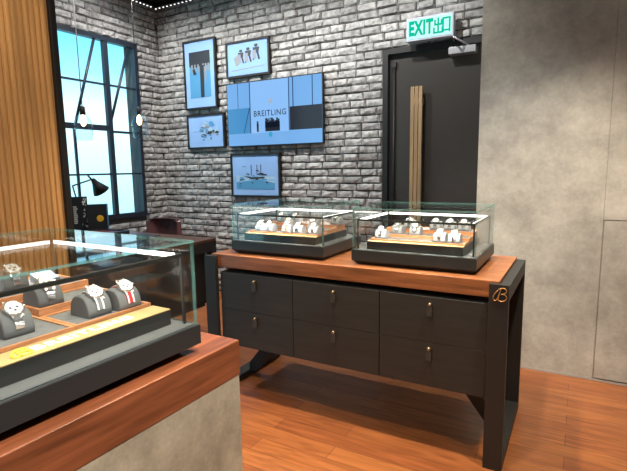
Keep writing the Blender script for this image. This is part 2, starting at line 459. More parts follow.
# ------------------------------------------------------------------ framed pictures
def picture(cx, cz, wd, ht, label, mat_l, mat_b, draw, printm):
    p = thing('framed_picture', label, 'picture', (cx, 4.458, cz), 0, None)
    a, b, f = wd/2, ht/2, .022
    bm = bmesh.new()
    for q in (((-a, -.02, -b), (a, .03, -b+f)), ((-a, -.02, b-f), (a, .03, b)), ((-a, -.02, -b+f), (-a+f, .03, b-f)), ((a-f, -.02, -b+f), (a, .03, b-f))): box_bm(bm, *q)
    obj('frame', bm, M['black'], p)
    bx('passe_partout', (-a+f, -.008, -b+f), (a-f, .0, b-f), M['picglass'], p)
    pw, ph = a-mat_l, b-mat_b
    pr = bx('print', (-pw, -.010, -ph), (pw, -.0075, ph), printm, p)
    bms = {}
    def quad(m, pts):
        bb = bms.setdefault(m, bmesh.new()); k = quad.k = quad.k+1
        vs = [bb.verts.new((u*pw, -.0105-.00008*k, v*ph)) for u, v in pts]; bb.faces.new(vs)
    quad.k = 0
    draw(quad)
    for m, bb in bms.items(): obj('print_ink', bb, M[m], pr)
    return p

def ell(cx, cy, rx, ry, n=10): return [(cx+rx*math.cos(2*PI*i/n), cy+ry*math.sin(2*PI*i/n)) for i in range(n)]
def person_marks(q, m, x, y, s):
    q(m, ell(x, y+.86*s, .10*s, .11*s)); q(m, [(x-.17*s, y+.74*s), (x+.17*s, y+.74*s), (x+.12*s, y+.35*s), (x-.12*s, y+.35*s)])
    q(m, [(x-.12*s, y+.36*s), (x-.02*s, y+.36*s), (x-.10*s, y-.1*s), (x-.18*s, y-.1*s)]); q(m, [(x+.02*s, y+.36*s), (x+.12*s, y+.36*s), (x+.2*s, y-.08*s), (x+.11*s, y-.1*s)])
def drawA(q):
    q('ink', [(-1, 1), (1, 1), (1, .42), (.5, .30), (0, .36), (-.5, .28), (-1, .38)])
    for x in (-.75, -.45, -.15, .35, .6, .85): q('inkgrey', [(x-.09, .44), (x+.07, .46), (x+.12, .15), (x-.02, .10)])
    q('ink', [(.02, .40), (.42, .40), (.36, -1), (.02, -1)]); q('inkgrey', [(.42, .3), (.58, .36), (.62, -.2), (.45, -.4)])
    q('ink', [(-.7, .25), (-.5, .28), (-.3, .02), (-.6, 0)])
def drawB(q):
    for x, y, sc in ((-.35, -.25, .95), (.05, -.22, 1.0), (.48, -.1, 1.05)):
        person_marks(q, 'ink', x, y, sc); q('inkgrey', [(x-.2, y+.55), (x-.02, y+.6), (x+.02, y-.05), (x-.2, y-.0)])
    q('inkgrey', [(-.9, -.75), (.9, -.62), (.9, -.68), (-.9, -.82)])
    q('inkgrey', [(-.75, .1), (-.5, .3), (-.42, -.35), (-.62, -.5)])
def drawC(q):
    random.seed(5)
    for i in range(46):
        x, y = random.gauss(.2, .28), random.gauss(-.02, .32); l, t = random.uniform(.05, .24), random.uniform(.02, .08)
        x = max(-.8, min(.8, x)); y = max(-.75, min(.75, y))
        q(('ink', 'inkblue', 'inkgrey', 'inkpale')[i % 4], [(x-l, y-t), (x+l*.3, y-t*1.5), (x+l, y+t), (x-l*.4, y+l)])
    q('inkgrey', [(-.9, .0), (-.03, .035), (-.2, .02), (-.9, -.03)])
def drawD(q):
    random.seed(9)
    q('inkpale', [(-1, -1), (1, -1), (1, -.1), (-1, .0)]); q('inkblue', [(-1, -1), (1, -1), (1, -.55), (.2, -.3), (-1, -.5)])
    for i in range(40):
        x, y = random.uniform(-.85, .85), random.gauss(-.2, .3); y = max(-.9, min(.85, y)); l, t = random.uniform(.03, .18), random.uniform(.03, .16)
        q(('ink', 'inkblue', 'ink', 'picglass')[i % 4], [(x-l, y-t*.4), (x+l, y-t*.5), (x+l*.8, y+t*.4), (x-l*.7, y+t*.5)])
    for x in (-.2, .1, .3): q('ink', [(x, .0), (x+.03, .0), (x+.03, .75), (x, .75)])
    q('ink', [(-.3, -.15), (.5, -.1), (.5, -.2), (-.25, -.28)])
picture(-4.034, 2.644, .50, .80, 'tall narrow framed picture, leftmost on the brick wall, dark over bright blue', .088, .135, drawA, M['inkblue'])
picture(-3.328, 2.747, .60, .395, 'framed picture of three walking figures on pale ground above the television', .045, .045, drawB, M['picglass'])
picture(-3.983, 1.978, .585, .41, 'small framed picture of a blue sketched group left of the television', .07, .07, drawC, M['picglass'])
picture(-3.272, 1.450, .69, .50, 'framed picture of a busy blue scene hanging below the television', .075, .09, drawD, M['picglass'])

# ------------------------------------------------------------------ television
tv = thing('television', 'flat wall television showing a light blue image with company lettering', 'television', (-2.992, 4.452, 2.132))
TW, TH = .630, .358
bx('housing', (-TW, -.03, -TH), (TW, .008, TH), M['black'], tv, .004)
bx('wall_mount', (-.25, .009, -.2), (.25, .046, .2), M['black'], tv)
scr = bx('screen', (-TW+.012, -.0325, -TH+.014), (TW-.012, -.0305, TH-.012), M['tvblue'], tv)
def spoly(name, m, polys, lvl):
    bm = bmesh.new()
    for p in polys: bm.faces.new([bm.verts.new((u, -.0326-.0003*lvl, v)) for u, v in p])
    return obj(name, bm, M[m], scr)
R_ = lambda a, b, c, e: [(a, c), (b, c), (b, e), (a, e)]
iw, ih = TW-.012, TH-.013
spoly('screen_image', 'tvmid', [R_(-iw, -.30, -.21, .07), ], 1)
spoly('screen_image', 'tvpale', [R_(-.29, .21, -.21, ih)], 1)
spoly('screen_image', 'tvgrey', [R_(-.47, -.462, .07, ih), R_(-.305, -.292, -.21, ih), R_(.21, .222, -.2, ih), R_(.262, .275, .04, ih), R_(.50, .512, .04, ih), [(-.40, -.21), (-.39, -.21), (-.30, .07), (-.312, .07)]], 2)
spoly('screen_image', 'tvdark', [R_(.225, iw, -.20, .045)], 2)
ppl = []
for i, x in enumerate((-.20, -.085, -.06, -.035, -.01, .012, .036, .06, .082)):
    h = .12+.014*((i*5) % 3); ppl += [R_(x-.014, x+.014, -.20, -.20+h-.03), ell(x, -.20+h-.018, .012, .016)]
ppl += [R_(-.10, .09, -.16, -.10)]
spoly('screen_image', 'tvdark', ppl, 3)
spoly('screen_image', 'tvcy', [ell(-.03, -.235, .025, .03)], 3)
spoly('screen_image', 'tvgold', [[(-.055, .115), (-.02, .10), (.015, .115), (-.012, .125), (-.02, .165), (-.03, .125)]], 3)
text_obj('screen_lettering', 'BREITLING', .088, M['tvdark'], scr, (-.035, -.0336, -.005), (PI/2, 0, 0), .0001, .0006, .94, 1.12)
text_obj('screen_lettering', '1884', .046, M['tvdark'], scr, (-.035, -.0336, -.072), (PI/2, 0, 0), .0001, .0004, 1., 1.05)

# ------------------------------------------------------------------ LED strips at the ceiling line
def light_strip(label, a, b, n):
    a, b = Vector(a), Vector(b); dv = b-a
    t = thing('light_strip', label, 'light', tuple(a), math.atan2(dv.y, dv.x))
    L = dv.length
    bx('strip_housing', (0, -.04, 0), (L, .04, .05), M['black'], t)
    for k in range(n):
        bm = bmesh.new(); x = L*(k+.5)/n
        lathe_bm(bm, [(.009, -.006), (.010, .002)], 8); obj('diode', bm, M['dot'], t, (x, 0, 0))
light_strip('black dotted light strip at the ceiling over the framed pictures', (-4.68, 4.40, 3.475), (-3.3, 4.40, 3.475), 22)
light_strip('black dotted light strip at the ceiling over the window', (-4.64, 3.6, 3.475), (-4.64, 4.34, 3.475), 14)

# ------------------------------------------------------------------ pendant lamps
def pendant(x, y, z0, z1, label, cablem):
    p = thing('pendant_lamp', label, 'lamp', (x, y, z1))
    L = ZC-z1
    bm = bmesh.new(); tube_bm(bm, [(0, 0, 0), (0, 0, L)], .004, 6); obj('cable', bm, cablem, p)
    bm = bmesh.new(); lathe_bm(bm, [(.008, .02), (.022, .01), (.024, -.05), (.018, -.06)], 14); obj('socket', bm, M['black'], p)
    h = z1-z0; bm = bmesh.new()
    pro = [(.026, -.03), (.034, -.06), (.062, -.10), (.078, -.145), (.076, -.19), (.066, -h+.02), (.058, -h)]
    lathe_bm(bm, pro, 24, cap=False); obj('glass_shade', bm, M['pend'], p)
    bm = bmesh.new(); lathe_bm(bm, [(.010, -.06), (.022, -.085), (.027, -.115), (.02, -.145), (.006, -.16)], 14); obj('bulb', bm, M['bulb'], p)
pendant(-3.95, 2.80, 1.80, 2.085, 'clear glass pendant lamp hanging in front of the window panes, left of the two', M['cable'])
pendant(-3.95, 3.43, 1.85, 2.14, 'clear glass pendant lamp hanging by the right window edge near the brick corner', M['black'])

# ------------------------------------------------------------------ drawer counter in the middle
def drawer_counter(name, label, X0, X1_, Yf, Yb, H, topm, emb, full=True):
    """countertop on two end frames with a hung drawer body; origin at the front left foot"""
    t = thing(name, label, 'counter' if emb else 'desk', (X0, Yf, 0))
    L, D, pw = X1_-X0, Yb-Yf, .09
    slab = bx('countertop', (.036, .031, H-.085), (L-.048, D-.001, H), topm, t, .003)
    for side in (0, 1):
        xa = 0 if side == 0 else L-pw
        bm = bmesh.new(); th = .03
        xb = xa+pw
        zt = H-.004
        z_ = [(0, 0), (D, 0), (D, zt), (0, zt)]; zi = [(th, .05), (th, zt-.09), (D-th, zt-.09), (D-th, .05)]
        # closed loop frame in the yz plane
        for xx0, xx1 in ((xa, xb),):
            box_bm(bm, (xx0, .0, 0), (xx1, th, zt-.088)); box_bm(bm, (xx0, D-th, 0), (xx1, D, zt-.088)); box_bm(bm, (xx0, th, 0), (xx1, D-th, .045))
            xr0, xr1 = (xx0, xx0+.034) if side == 0 else (xx1-.046, xx1)
            box_bm(bm, (xr0, .0295, zt-.0878), (xr1, D, zt-.012)); box_bm(bm, (xx0, 0, zt-.088), (xx1, .0293, zt-.006))
        fr = obj('end_frame', bm, M['frame'], t)
        if emb and side == 1:
            emblem('gold_emblem', .064, .0023, M['copper'], fr, (xa+.050, -.0025, H-.057))
    bx('drawer_body', (pw+.014, .05, .355), (L-pw-.010, D-.04, H-.115), M['cab'], t, .004)
    bw = L-2*pw-.024; bx0 = pw+.014; cw = bw/3; zlo, zhi = .357, H-.117; hh = (zhi-zlo)/2
    pulls = []
    for c in range(3):
        for r in range(2):
            xa, xb = bx0+c*cw+.0022, bx0+(c+1)*cw-.0022; za, zb = zlo+r*hh+.001, zlo+(r+1)*hh-.001
            dr = bx('drawer', (xa, .03, za), (xb, .0495, zb), M['cab'], t, .0015)
            xm = (xa+xb)/2; zm = za+hh*(.84 if r == 0 else .82)
            if full:
                bm = bmesh.new()
                prism_bm(bm, [(xm-.008, zm), (xm+.008, zm), (xm+.014, zm-.026), (xm+.013, zm-.056), (xm-.013, zm-.056), (xm-.014, zm-.026)], .012, 0, 'y', .012)
                tab = obj('pull_tab', bm, M['leather'], dr)
                bm = bmesh.new(); lathe_bm(bm, [(.010, 0), (.010, .014), (.006, .020)], 12, mat=Matrix.Translation((xm, .030, zm+.004)) @ Matrix.Rotation(PI/2, 4, 'X'))
                obj('stud', bm, M['brass'], dr)
    for side in (0, 1):
        bm = bmesh.new(); xs = .36
        if side == 0: poly = [(pw-.002, .03), (pw-.002, .10), (xs-.06, .357), (xs+.06, .357), (pw+.05, .03)]
        else: poly = [(L-pw+.002, .03), (L-pw+.002, .10), (L-pw-.14, .357), (L-pw-.27, .357), (L-pw-.02, .03)]
        prism_bm(bm, poly, .06, 0, 'y', D*.45); obj('brace', bm, M['frame'], t)
    return t
drawer_counter('drawer_counter', 'dark six-drawer counter with wooden top and gold emblem, standing mid floor', -2.165, -.270, 2.347, 3.09, .967, M['topx'], True)

# ------------------------------------------------------------------ corner counter in the foreground
t = thing('display_counter', 'foreground counter with concrete body and thick reddish wood top', 'counter', (-.950, 1.176, 0), -.0218)
bx('countertop', (-1.0, -2.6, .849), (0, 0, .967), M['topy'], t, .003)
bx('base', (-.99, -2.59, 0), (-.003, -.004, .849), M['concrete2'], t)

# ------------------------------------------------------------------ glass showcases
CW, CD = .35, .53
def pane(name, a, b, par, m='glass'):
    """glass sheet with green edges"""
    bm = bmesh.new(); box_bm(bm, a, b)
    dims = [abs(b[i]-a[i]) for i in range(3)]; ax = dims.index(min(dims))
    bmesh.ops.recalc_face_normals(bm, faces=list(bm.faces))
    for f in bm.faces: f.material_index = 0 if abs(f.normal[ax]) > .5 else 1
    return obj(name, bm, [M[m], M['edge']], par)

def showcase(loc, rz, label, CW, CD, zt, zr, plat, ledge, lettered=False, cham=.030):
    """CW half length, CD depth, zt glass top, zr lamp rail, plat=(x0,x1,y0,y1) platform, ledge=depth of the brass front strip"""
    s = thing('glass_showcase', label, 'display case', loc, rz)
    bm = bmesh.new()                                     # plinth with chamfered underside
    def ring(i, z): return [bm.verts.new(p) for p in ((-CW+i, i, z), (CW-i, i, z), (CW-i, CD-i, z), (-CW+i, CD-i, z))]
    rs = [ring(cham, .0005), ring(0, .026), ring(0, .085)]
    for a, b in zip(rs, rs[1:]):
        for k in range(4): bm.faces.new((a[k], a[(k+1) % 4], b[(k+1) % 4], b[k]))
    bm.faces.new(rs[0][::-1]); bm.faces.new(rs[2])
    obj('plinth', bm, M['base'], s)
    bx('deck', (-CW+.004, .004, .0855), (CW-.004, CD-.004, .088), M['ledge'], s)
    g = .007; zb = .088
    pane('front_glass', (-CW+.006, .006, zb), (CW-.006, .006+g, zt-g), s)
    pane('back_glass', (-CW+.006, CD-.006-g, zb), (CW-.006, CD-.006, zt-g), s)
    pane('side_glass', (-CW+.006, .006+g, zb), (-CW+.006+g, CD-.006-g, zt-g), s)
    pane('side_glass', (CW-.006-g, .006+g, zb), (CW-.006, CD-.006-g, zt-g), s)
    pane('top_glass', (-CW+.004, .004, zt-g+.0005), (CW-.004, CD-.004, zt), s, 'glasstop')
    # inner light frame: posts and rails, lamps on the inner faces
    x, y0, y1 = CW-.024, .042, CD-.042
    for px in (-x, x):
        for py in (y0, y1): bx('post', (px-.004, py-.004, zb), (px+.004, py+.004, zr+.006), M['frame'], s)
    k, h = .005, .006
    for a, b, la, lb in (
        ((-x+.004, y0-.004, zr-.005), (x-.004, y0+.004, zr+.006), (-x+.02, y0+.0042, zr-.004), (x-.02, y0+.010, zr+.002)),
        ((-x+.004, y1-.004, zr-.005), (x-.004, y1+.004, zr+.006), (-x+.02, y1-.012, zr-h), (x-.02, y1-.0042, zr+h)),
        ((-x-.004, y0+.004, zr-.005), (-x+.004, y1-.004, zr+.006), (-x+.0042, y0+.02, zr-h), (-x+.012, y1-.02, zr+h)),
        ((x-.004, y0+.004, zr-.005), (x+.004, y1-.004, zr+.006), (x-.012, y0+.02, zr-h), (x-.0042, y1-.02, zr+h))):
        rl = bx('rail', a, b, M['frame'], s)
        bx('light_bar', la, lb, M['led'], rl)
    a, b, c, d_ = plat
    pf = bx('platform', (a, c+.002, .0885), (b, d_, PT), M['base'], s)
    bx('brass_ledge', (a, c, PT+.0002), (b, c+ledge-.001, PT+.003), M['goldflat'], pf)
    if lettered:
        ym = c+ledge*.5
        text_obj('lettering', 'BREITLING', .046, M['dial'], pf, (.055, ym, PT+.0036), (0, 0, 0), .0006, .0012, 1.15, 1.15)
        emblem('gold_emblem', .048, .0034, M['goldpaint'], pf, (-.115, ym, PT+.0042), (-PI/2, 0, 0))
    return s
PT = .134                                                # platform top above the counter
def tray(loc, rz, x0, x1, y0, y1, h, label):
    c, sn = math.cos(rz), math.sin(rz)
    xm = (x0+x1)/2; w2 = (x1-x0)/2
    o = thing('display_tray', label, 'tray', (loc[0]+c*xm-sn*y0, loc[1]+sn*xm+c*y0, loc[2]+PT), rz)
    D = y1-y0; e = .009
    bm = bmesh.new()
    box_bm(bm, (-w2, .0005, .0004), (w2, e, h+.004)); box_bm(bm, (-w2, D-e, .0004), (w2, D, h+.004))
    box_bm(bm, (-w2, e, .0004), (-w2+e, D-e, h+.004)); box_bm(bm, (w2-e, e, .0004), (w2, D-e, h+.004))
    obj('wooden_rim', bm, M['traywood'], o)
    bx('felt_pad', (-w2+e, e, .0006), (w2-e, D-e, h), M['felt'], o)
    return o

# ------------------------------------------------------------------ cushions and watches
def cushion_mesh():
    bm = bmesh.new(); prof = []
    n = 12; a, h = .040, .056
    for k in range(n+1):
        th = PI*k/n; prof.append((-a*math.copysign(abs(math.cos(th))**.75, math.cos(th)), h*abs(math.sin(th))**.85))
    xs = (-.034, -.030, .030, .034); sc = (.93, 1, 1, .93); rings = []
    for x, k_ in zip(xs, sc): rings.append([bm.verts.new((x, y*k_, z*k_)) for y, z in prof])
    for A, B in zip(rings, rings[1:]):
        for k in range(n):
            f = bm.faces.new((A[k], A[k+1], B[k+1], B[k])); f.smooth = True
        bm.faces.new((A[0], B[0], B[n], A[n]))
    bm.faces.new(rings[0]); bm.faces.new(rings[-1]); return bm, prof

def make_cushion(mat):
    bm, _ = cushion_mesh(); return obj('watch_cushion', bm, mat)

def make_watch(strapm, dialm, kind):
    """watch wrapped over a cushion, dial towards the front top"""
    _, prof = cushion_mesh()
    w_ = bpy.data.objects.new('wristwatch', None); COL.objects.link(w_)
    P = [Vector((0, y, z)) for y, z in prof]
    c = Vector((0, 0, .018))
    pts = []
    for i in range(1, len(P)-1):
        for t in (0, .5):
            p = P[i]*(1-t)+P[min(i+1, len(P)-2)]*t; nrm = (p-c).normalized(); pts.append((p, nrm))
    def strip(hw0, lift0, lift1, off=0.):
        bm = bmesh.new(); rows = []
        for i, (p, n) in enumerate(pts):
            lk = lift1+(.0012 if (kind == 'bracelet' and i % 2) else 0)
            hw = hw0
            rows.append([bm.verts.new(p+n*lift0+Vector((off-hw, 0, 0))), bm.verts.new(p+n*lk+Vector((off-hw*.92, 0, 0))), bm.verts.new(p+n*lk+Vector((off+hw*.92, 0, 0))), bm.verts.new(p+n*lift0+Vector((off+hw, 0, 0)))])
        for A, B in zip(rows, rows[1:]):
            for k in range(4): bm.faces.new((A[k], A[(k+1) % 4], B[(k+1) % 4], B[k]))
        bm.faces.new(rows[0]); bm.faces.new(rows[-1]); return bm
    st = obj('strap', strip(.0105, .0002, .0036), strapm, w_)
    if kind == 'stripe':
        for off in (-.0078, .0078): obj('stitched_stripe', strip(.0020, .0036, .0044, off), M['white'], st)
    p, n = pts[int(len(pts)*.40)]
    n = Vector((0, -.62, .78)).normalized()
    R = Vector((0, 0, 1)).rotation_difference(n).to_matrix().to_4x4(); T = Matrix.Translation(p+n*.002) @ R
    bm = bmesh.new()
    lathe_bm(bm, [(.018, 0), (.0215, .003), (.0215, .009), (.019, .0115), (.0175, .0115), (.0172, .0100)], 24, mat=T)
    t = bmesh.new(); box_bm(t, (.0205, -.003, .003), (.0255, .003, .009), 0, .001); merge(bm, t, 0, T)
    for sx in (-1, 1):
        for sy in (-1, 1):
            t = bmesh.new(); box_bm(t, (sx*.0105-.0025, sy*.017-.008, .001), (sx*.0105+.0025, sy*.017+.008, .006), 0, .001); merge(bm, t, 0, T)
    obj('watch_case', bm, M['steel'], w_)
    bm = bmesh.new(); lathe_bm(bm, [(.0172, .0098), (.0172, .0103)], 24, 0, mat=T)
    other = M['dialdark'] if dialm is not M['dialdark'] else M['dial']
    for (u, v) in ((-.0075, 0), (.0075, 0), (0, -.0078)): lathe_bm(bm, [(.0036, .0104), (.0036, .0106)], 12, 1, mat=T @ Matrix.Translation((u, v, 0)))
    t = bmesh.new(); box_bm(t, (-.0006, 0, .0107), (.0006, .012, .0112)); box_bm(t, (0, -.0006, .0107), (.009, .0006, .0112)); merge(bm, t, 1, T)
    obj('dial', bm, [dialm, other], w_)
    return w_

PROTO = {}
def put_watch(loc, rz, lx, ly, h, kind, label, clabel, turn=0., pale=False, sc=1.):
    z = loc[2]+PT+h+.0008
    c, sn = math.cos(rz), math.sin(rz)
    x, y = loc[0]+c*lx-sn*ly, loc[1]+sn*lx+c*ly
    spec = dict(steel=(M['steel'], M['dial'], 'bracelet'), dark=(M['steel'], M['dialdark'], 'bracelet'), stripe=(M['greystrap'], M['dial'], 'stripe'),
                red=(M['red'], M['dial'], 'stripe'), brown=(M['brownstrap'], M['dial'], 'strap'))[kind]
    ck = 'cl' if pale else 'c'
    if ck not in PROTO: cu = PROTO[ck] = make_cushion(M['cushionlight'] if pale else M['cushion'])
    else: cu = dup(PROTO[ck])
    if kind not in PROTO: wt = PROTO[kind] = make_watch(*spec)
    else: wt = dup(PROTO[kind])
    for o, lb, ct in ((cu, clabel, 'cushion'), (wt, label, 'watch')):
        o.location = (x, y, z); o.rotation_euler = (0, 0, rz+turn); tag(o, lb, ct); o.scale = (sc, sc, sc)
    return wt

RZ = PI/2-.0218
CL = (-1.002, .690, .967); CLI = (-.993, .69, .967)                                  # foreground case, long side along y
C1 = (-1.665, 2.45, .967); C2 = (-.7875, 2.45, .967)
showcase(CL, RZ, 'large glass watch showcase in the foreground with gold lettering on its front ledge', .356, .74, .346, .300, (-.325, .306, .070, .690), .08, True, .048)
for c_, lb in ((C1, 'left of two glass watch showcases on the drawer counter'), (C2, 'right of two glass watch showcases on the drawer counter, by the concrete wall')):
    showcase(c_, 0, lb, .347, .55, .327, .255, (-.266, .272, .034, .48), .042)
FT = 'foreground showcase'
tray(CLI, RZ, .054, .303, .162, .333, .008, 'far front wood-rimmed grey tray in the foreground showcase, holding two strap watches')
tray(CLI, RZ, -.323, .052, .162, .470, .008, 'near front wood-rimmed grey tray in the foreground showcase, left of the thin divider')
tray(CLI, RZ, .030+.024, .303, .335, .470, .028, 'middle step grey tray behind the two strap watches in the foreground showcase')
tray(CLI, RZ, -.323, .303, .472, .690, .048, 'highest rear grey tray in the foreground showcase with the small card')
H3 = (.008, .022, .040)
for L_, nm in ((C1, 'left counter-top showcase'), (C2, 'right counter-top showcase')):
    for k, (a, b, lb) in enumerate(((.077, .200, 'low front'), (.202, .330, 'middle step'), (.332, .465, 'highest rear'))):
        tray(L_, 0, -.262, .268, a, b, H3[k], lb+' wood-rimmed tray inside the '+nm)

WL = [(.150, .235, .008, 'stripe', 'watch with grey striped strap and white dial on the foreground showcase front tray', 'grey cushion under the grey-strap watch, foreground showcase'),
      (.238, .215, .008, 'red', 'watch with red strap and white stripes, far end of the foreground showcase', 'grey cushion under the red-strap watch, foreground showcase'),
      (-.055, .270, .008, 'steel', 'large steel watch at the left photo edge on the near tray, foreground showcase', 'grey cushion of the steel watch at the left photo edge, near tray'),
      (.102, .392, .028, 'steel', 'steel bracelet watch left of the grey-strap watch, foreground showcase', 'grey cushion of the steel watch left of the grey-strap watch'),
      (.110, .590, .048, 'steel', 'steel watch at the left photo edge on the highest tray, foreground showcase', 'grey cushion of the steel watch on the highest tray, foreground showcase')]
for x, y, h, k, lb, cl in WL: put_watch(CLI, RZ, x, y, h, k, lb, cl, sc=1.12)
n1 = [(-.192, .135, 0, 'steel', 'first from the left, front row'), (-.123, .140, 0, 'steel', 'second from the left, front row'), (.015, .140, 0, 'brown', 'third from the left, front row'),
      (.104, .132, 0, 'steel', 'fourth from the left, front row'), (.215, .138, 0, 'steel', 'rightmost of the front row'),
      (-.053, .266, 1, 'steel', 'left one of the middle row'), (.135, .266, 1, 'brown', 'right one of the middle row'),
      (-.195, .398, 2, 'steel', 'left one of the rear row'), (-.080, .398, 2, 'steel', 'middle one of the rear row'), (.240, .398, 2, 'steel', 'right one of the rear row')]
KN = dict(steel='steel bracelet watch', brown='brown-strapped watch', dark='steel watch with dark dial')
for x, y, tr, k, wh in n1:
    put_watch(C1, 0, x, y, H3[tr], k, KN[k]+', '+wh+' in the left counter-top showcase', 'pale grey cushion, '+wh+' in the left counter-top showcase', pale=True, sc=.93)
n2 = [(-.218, .150, 0, 'steel', 'first from the left, front row'), (.126, .145, 0, 'steel', 'second from the left, front row'), (.207, .133, 0, 'steel', 'rightmost of the front row'),
      (-.158, .266, 1, 'dark', 'left one of the middle row'), (-.048, .262, 1, 'steel', 'right one of the middle row'),
      (-.125, .398, 2, 'dark', 'leftmost of the rear row'), (.035, .398, 2, 'steel', 'second of the rear row'), (.120, .398, 2, 'steel', 'third of the rear row'), (.200, .398, 2, 'steel', 'rightmost of the rear row')]
for x, y, tr, k, wh in n2:
    put_watch(C2, 0, x, y, H3[tr], k, KN[k]+', '+wh+' in the right counter-top showcase', 'pale grey cushion, '+wh+' in the right counter-top showcase', pale=True, sc=.93)

# small tilted card at the rear of the foreground case
z = .967+PT+.048+.0008
cd = thing('display_card', 'small pale card on a tilted stand at the rear of the foreground showcase', 'card', (CLI[0]-.60, CLI[1]+.245, z), RZ)
bm = bmesh.new(); prism_bm(bm, [(-.03, 0), (.03, 0), (.03, .028), (-.03, .008)], .07, 0, 'x', -.035); obj('card_stand', bm, M['cushion'], cd)
bm = bmesh.new(); prism_bm(bm, [(-.028, .0092), (.028, .0278), (.028, .0298), (-.028, .0112)], .066, 0, 'x', -.033); obj('card_face', bm, M['picglass'], cd)
bm = bmesh.new(); prism_bm(bm, [(-.018, .0148), (.018, .0268), (.018, .0272), (-.018, .0152)], .044, 0, 'x', -.022); obj('card_print', bm, M['inkpale'], cd)

# ------------------------------------------------------------------ desk by the window
DT = .93
dk = thing('office_desk', 'dark desk with wooden top by the window behind the foreground showcase', 'desk', (-4.62, 2.36, 0))
DLn, DD = 1.86, .79
bx('desktop', (0, 0, DT-.022), (DLn, DD, DT), M['deskwood'], dk, .003)
for xa in (0., DLn-.06):
    bm = bmesh.new()
    box_bm(bm, (xa, 0, 0), (xa+.06, .06, DT-.0225)); box_bm(bm, (xa, DD-.06, 0), (xa+.06, DD, DT-.0225)); box_bm(bm, (xa, .0605, DT-.11), (xa+.06, DD-.0605, DT-.0225)); box_bm(bm, (xa, .06, 0), (xa+.06, DD-.06, .045))
    obj('end_frame', bm, M['black'], dk)
bx('drawer_body', (.60, .02, .33), (DLn-.075, DD-.09, DT-.052), M['cab'], dk, .003)
bx('side_panel', (DLn-.074, .062, .36), (DLn-.061, DD-.085, DT-.054), M['black'], dk)
bx('modesty_panel', (.062, DD-.10, .35), (.60, DD-.08, DT-.052), M['black'], dk)
bm = bmesh.new(); prism_bm(bm, [(DLn-.062, .03), (DLn-.062, .10), (DLn-.30, .33), (DLn-.40, .33), (DLn-.10, .03)], .05, 0, 'y', .34); obj('brace', bm, M['black'], dk)

# black upright panel with white lettering-like print
bk = thing('black_box', 'tall black box with white printed marks standing on the desk before the window', 'box', (-4.34, 2.955, DT), math.radians(52))
bx('box_body', (-.075, -.03, 0), (.075, .03, .345), M['ink'], bk, .002)
bm = bmesh.new(); random.seed(3)
for i in range(9):
    zz = .08+i*.020; box_bm(bm, (-.052, -.0318, zz), (-.052+random.uniform(.026, .040), -.0302, zz+.012))
for i in range(26):
    zz = random.uniform(.03, .32); xx = random.uniform(.012, .066); box_bm(bm, (xx, -.0318, zz), (xx+random.uniform(.004, .012), -.0302, zz+random.uniform(.006, .022)))
obj('printed_marks', bm, M['white'], bk)
bf = thing('black_box', 'square black box with a gold emblem standing on the desk before the window', 'box', (-4.165, 3.03, DT), math.radians(52))
bx('box_body', (-.095, -.035, 0), (.095, .035, .27), M['ink'], bf, .002)
bx('box_spine', (.082, -.05, .004), (.0945, -.0352, .275), M['inkblue'], bf)
bm = bmesh.new(); lathe_bm(bm, [(.034, 0), (.031, .003)], 8, mat=Matrix.Translation((.02, -.0352, .13)) @ Matrix.Rotation(PI/2, 4, 'X')); obj('gold_emblem', bm, M['goldpaint'], bf)
tr = thing('desk_tray', 'low dark red tray lying on the desk in front of the black boxes', 'tray', (-3.90, 2.90, DT), math.radians(8))
bm = bmesh.new(); box_bm(bm, (-.20, -.10, .0005), (.20, .10, .014)); box_bm(bm, (-.20, -.10, .014), (-.185, .10, .034)); box_bm(bm, (.185, -.10, .014), (.20, .10, .034)); box_bm(bm, (-.185, -.10, .014), (.185, -.088, .034)); box_bm(bm, (-.185, .088, .014), (.185, .10, .034))
obj('tray_body', bm, M['ink'], tr); bx('tray_lining', (-.184, -.087, .0145), (.184, .087, .024), M['maroon'], tr)
o = bx('desk_blotter', (-.12, -.09, .0005), (.12, .09, .008), M['ink'], None, .002, (-3.44, 2.95, DT)); tag(o, 'flat black blotter lying on the desk in front of the leather chair', 'desk pad')

# desk lamp
lp = thing('desk_lamp', 'black articulated desk lamp with cone shade in front of the window', 'lamp', (-4.46, 3.08, DT))
bm = bmesh.new(); lathe_bm(bm, [(.062, .0005), (.062, .014), (.045, .022), (.012, .03)], 20); obj('base', bm, M['black'], lp)
bm = bmesh.new(); tube_bm(bm, [(0, 0, .025), (-.01, -.09, .45)], .008, 8); tube_bm(bm, [(-.01, -.09, .45), (0, .13, .51)], .008, 8); tube_bm(bm, [(-.01, .09, .55), (0, .15, .48)], .010, 8)
obj('arm', bm, M['black'], lp)
ax = Vector((.05, .55, -.83)).normalized(); R = Vector((0, 0, -1)).rotation_difference(ax).to_matrix().to_4x4()
bm = bmesh.new(); lathe_bm(bm, [(.018, .02), (.026, .0), (.034, -.03), (.050, -.06), (.088, -.14), (.085, -.14), (.047, -.062), (.030, -.034), (.02, -.01)], 22, mat=Matrix.Translation((0, .145, .495)) @ R, cap=False)
obj('lamp_shade', bm, M['black'], lp)

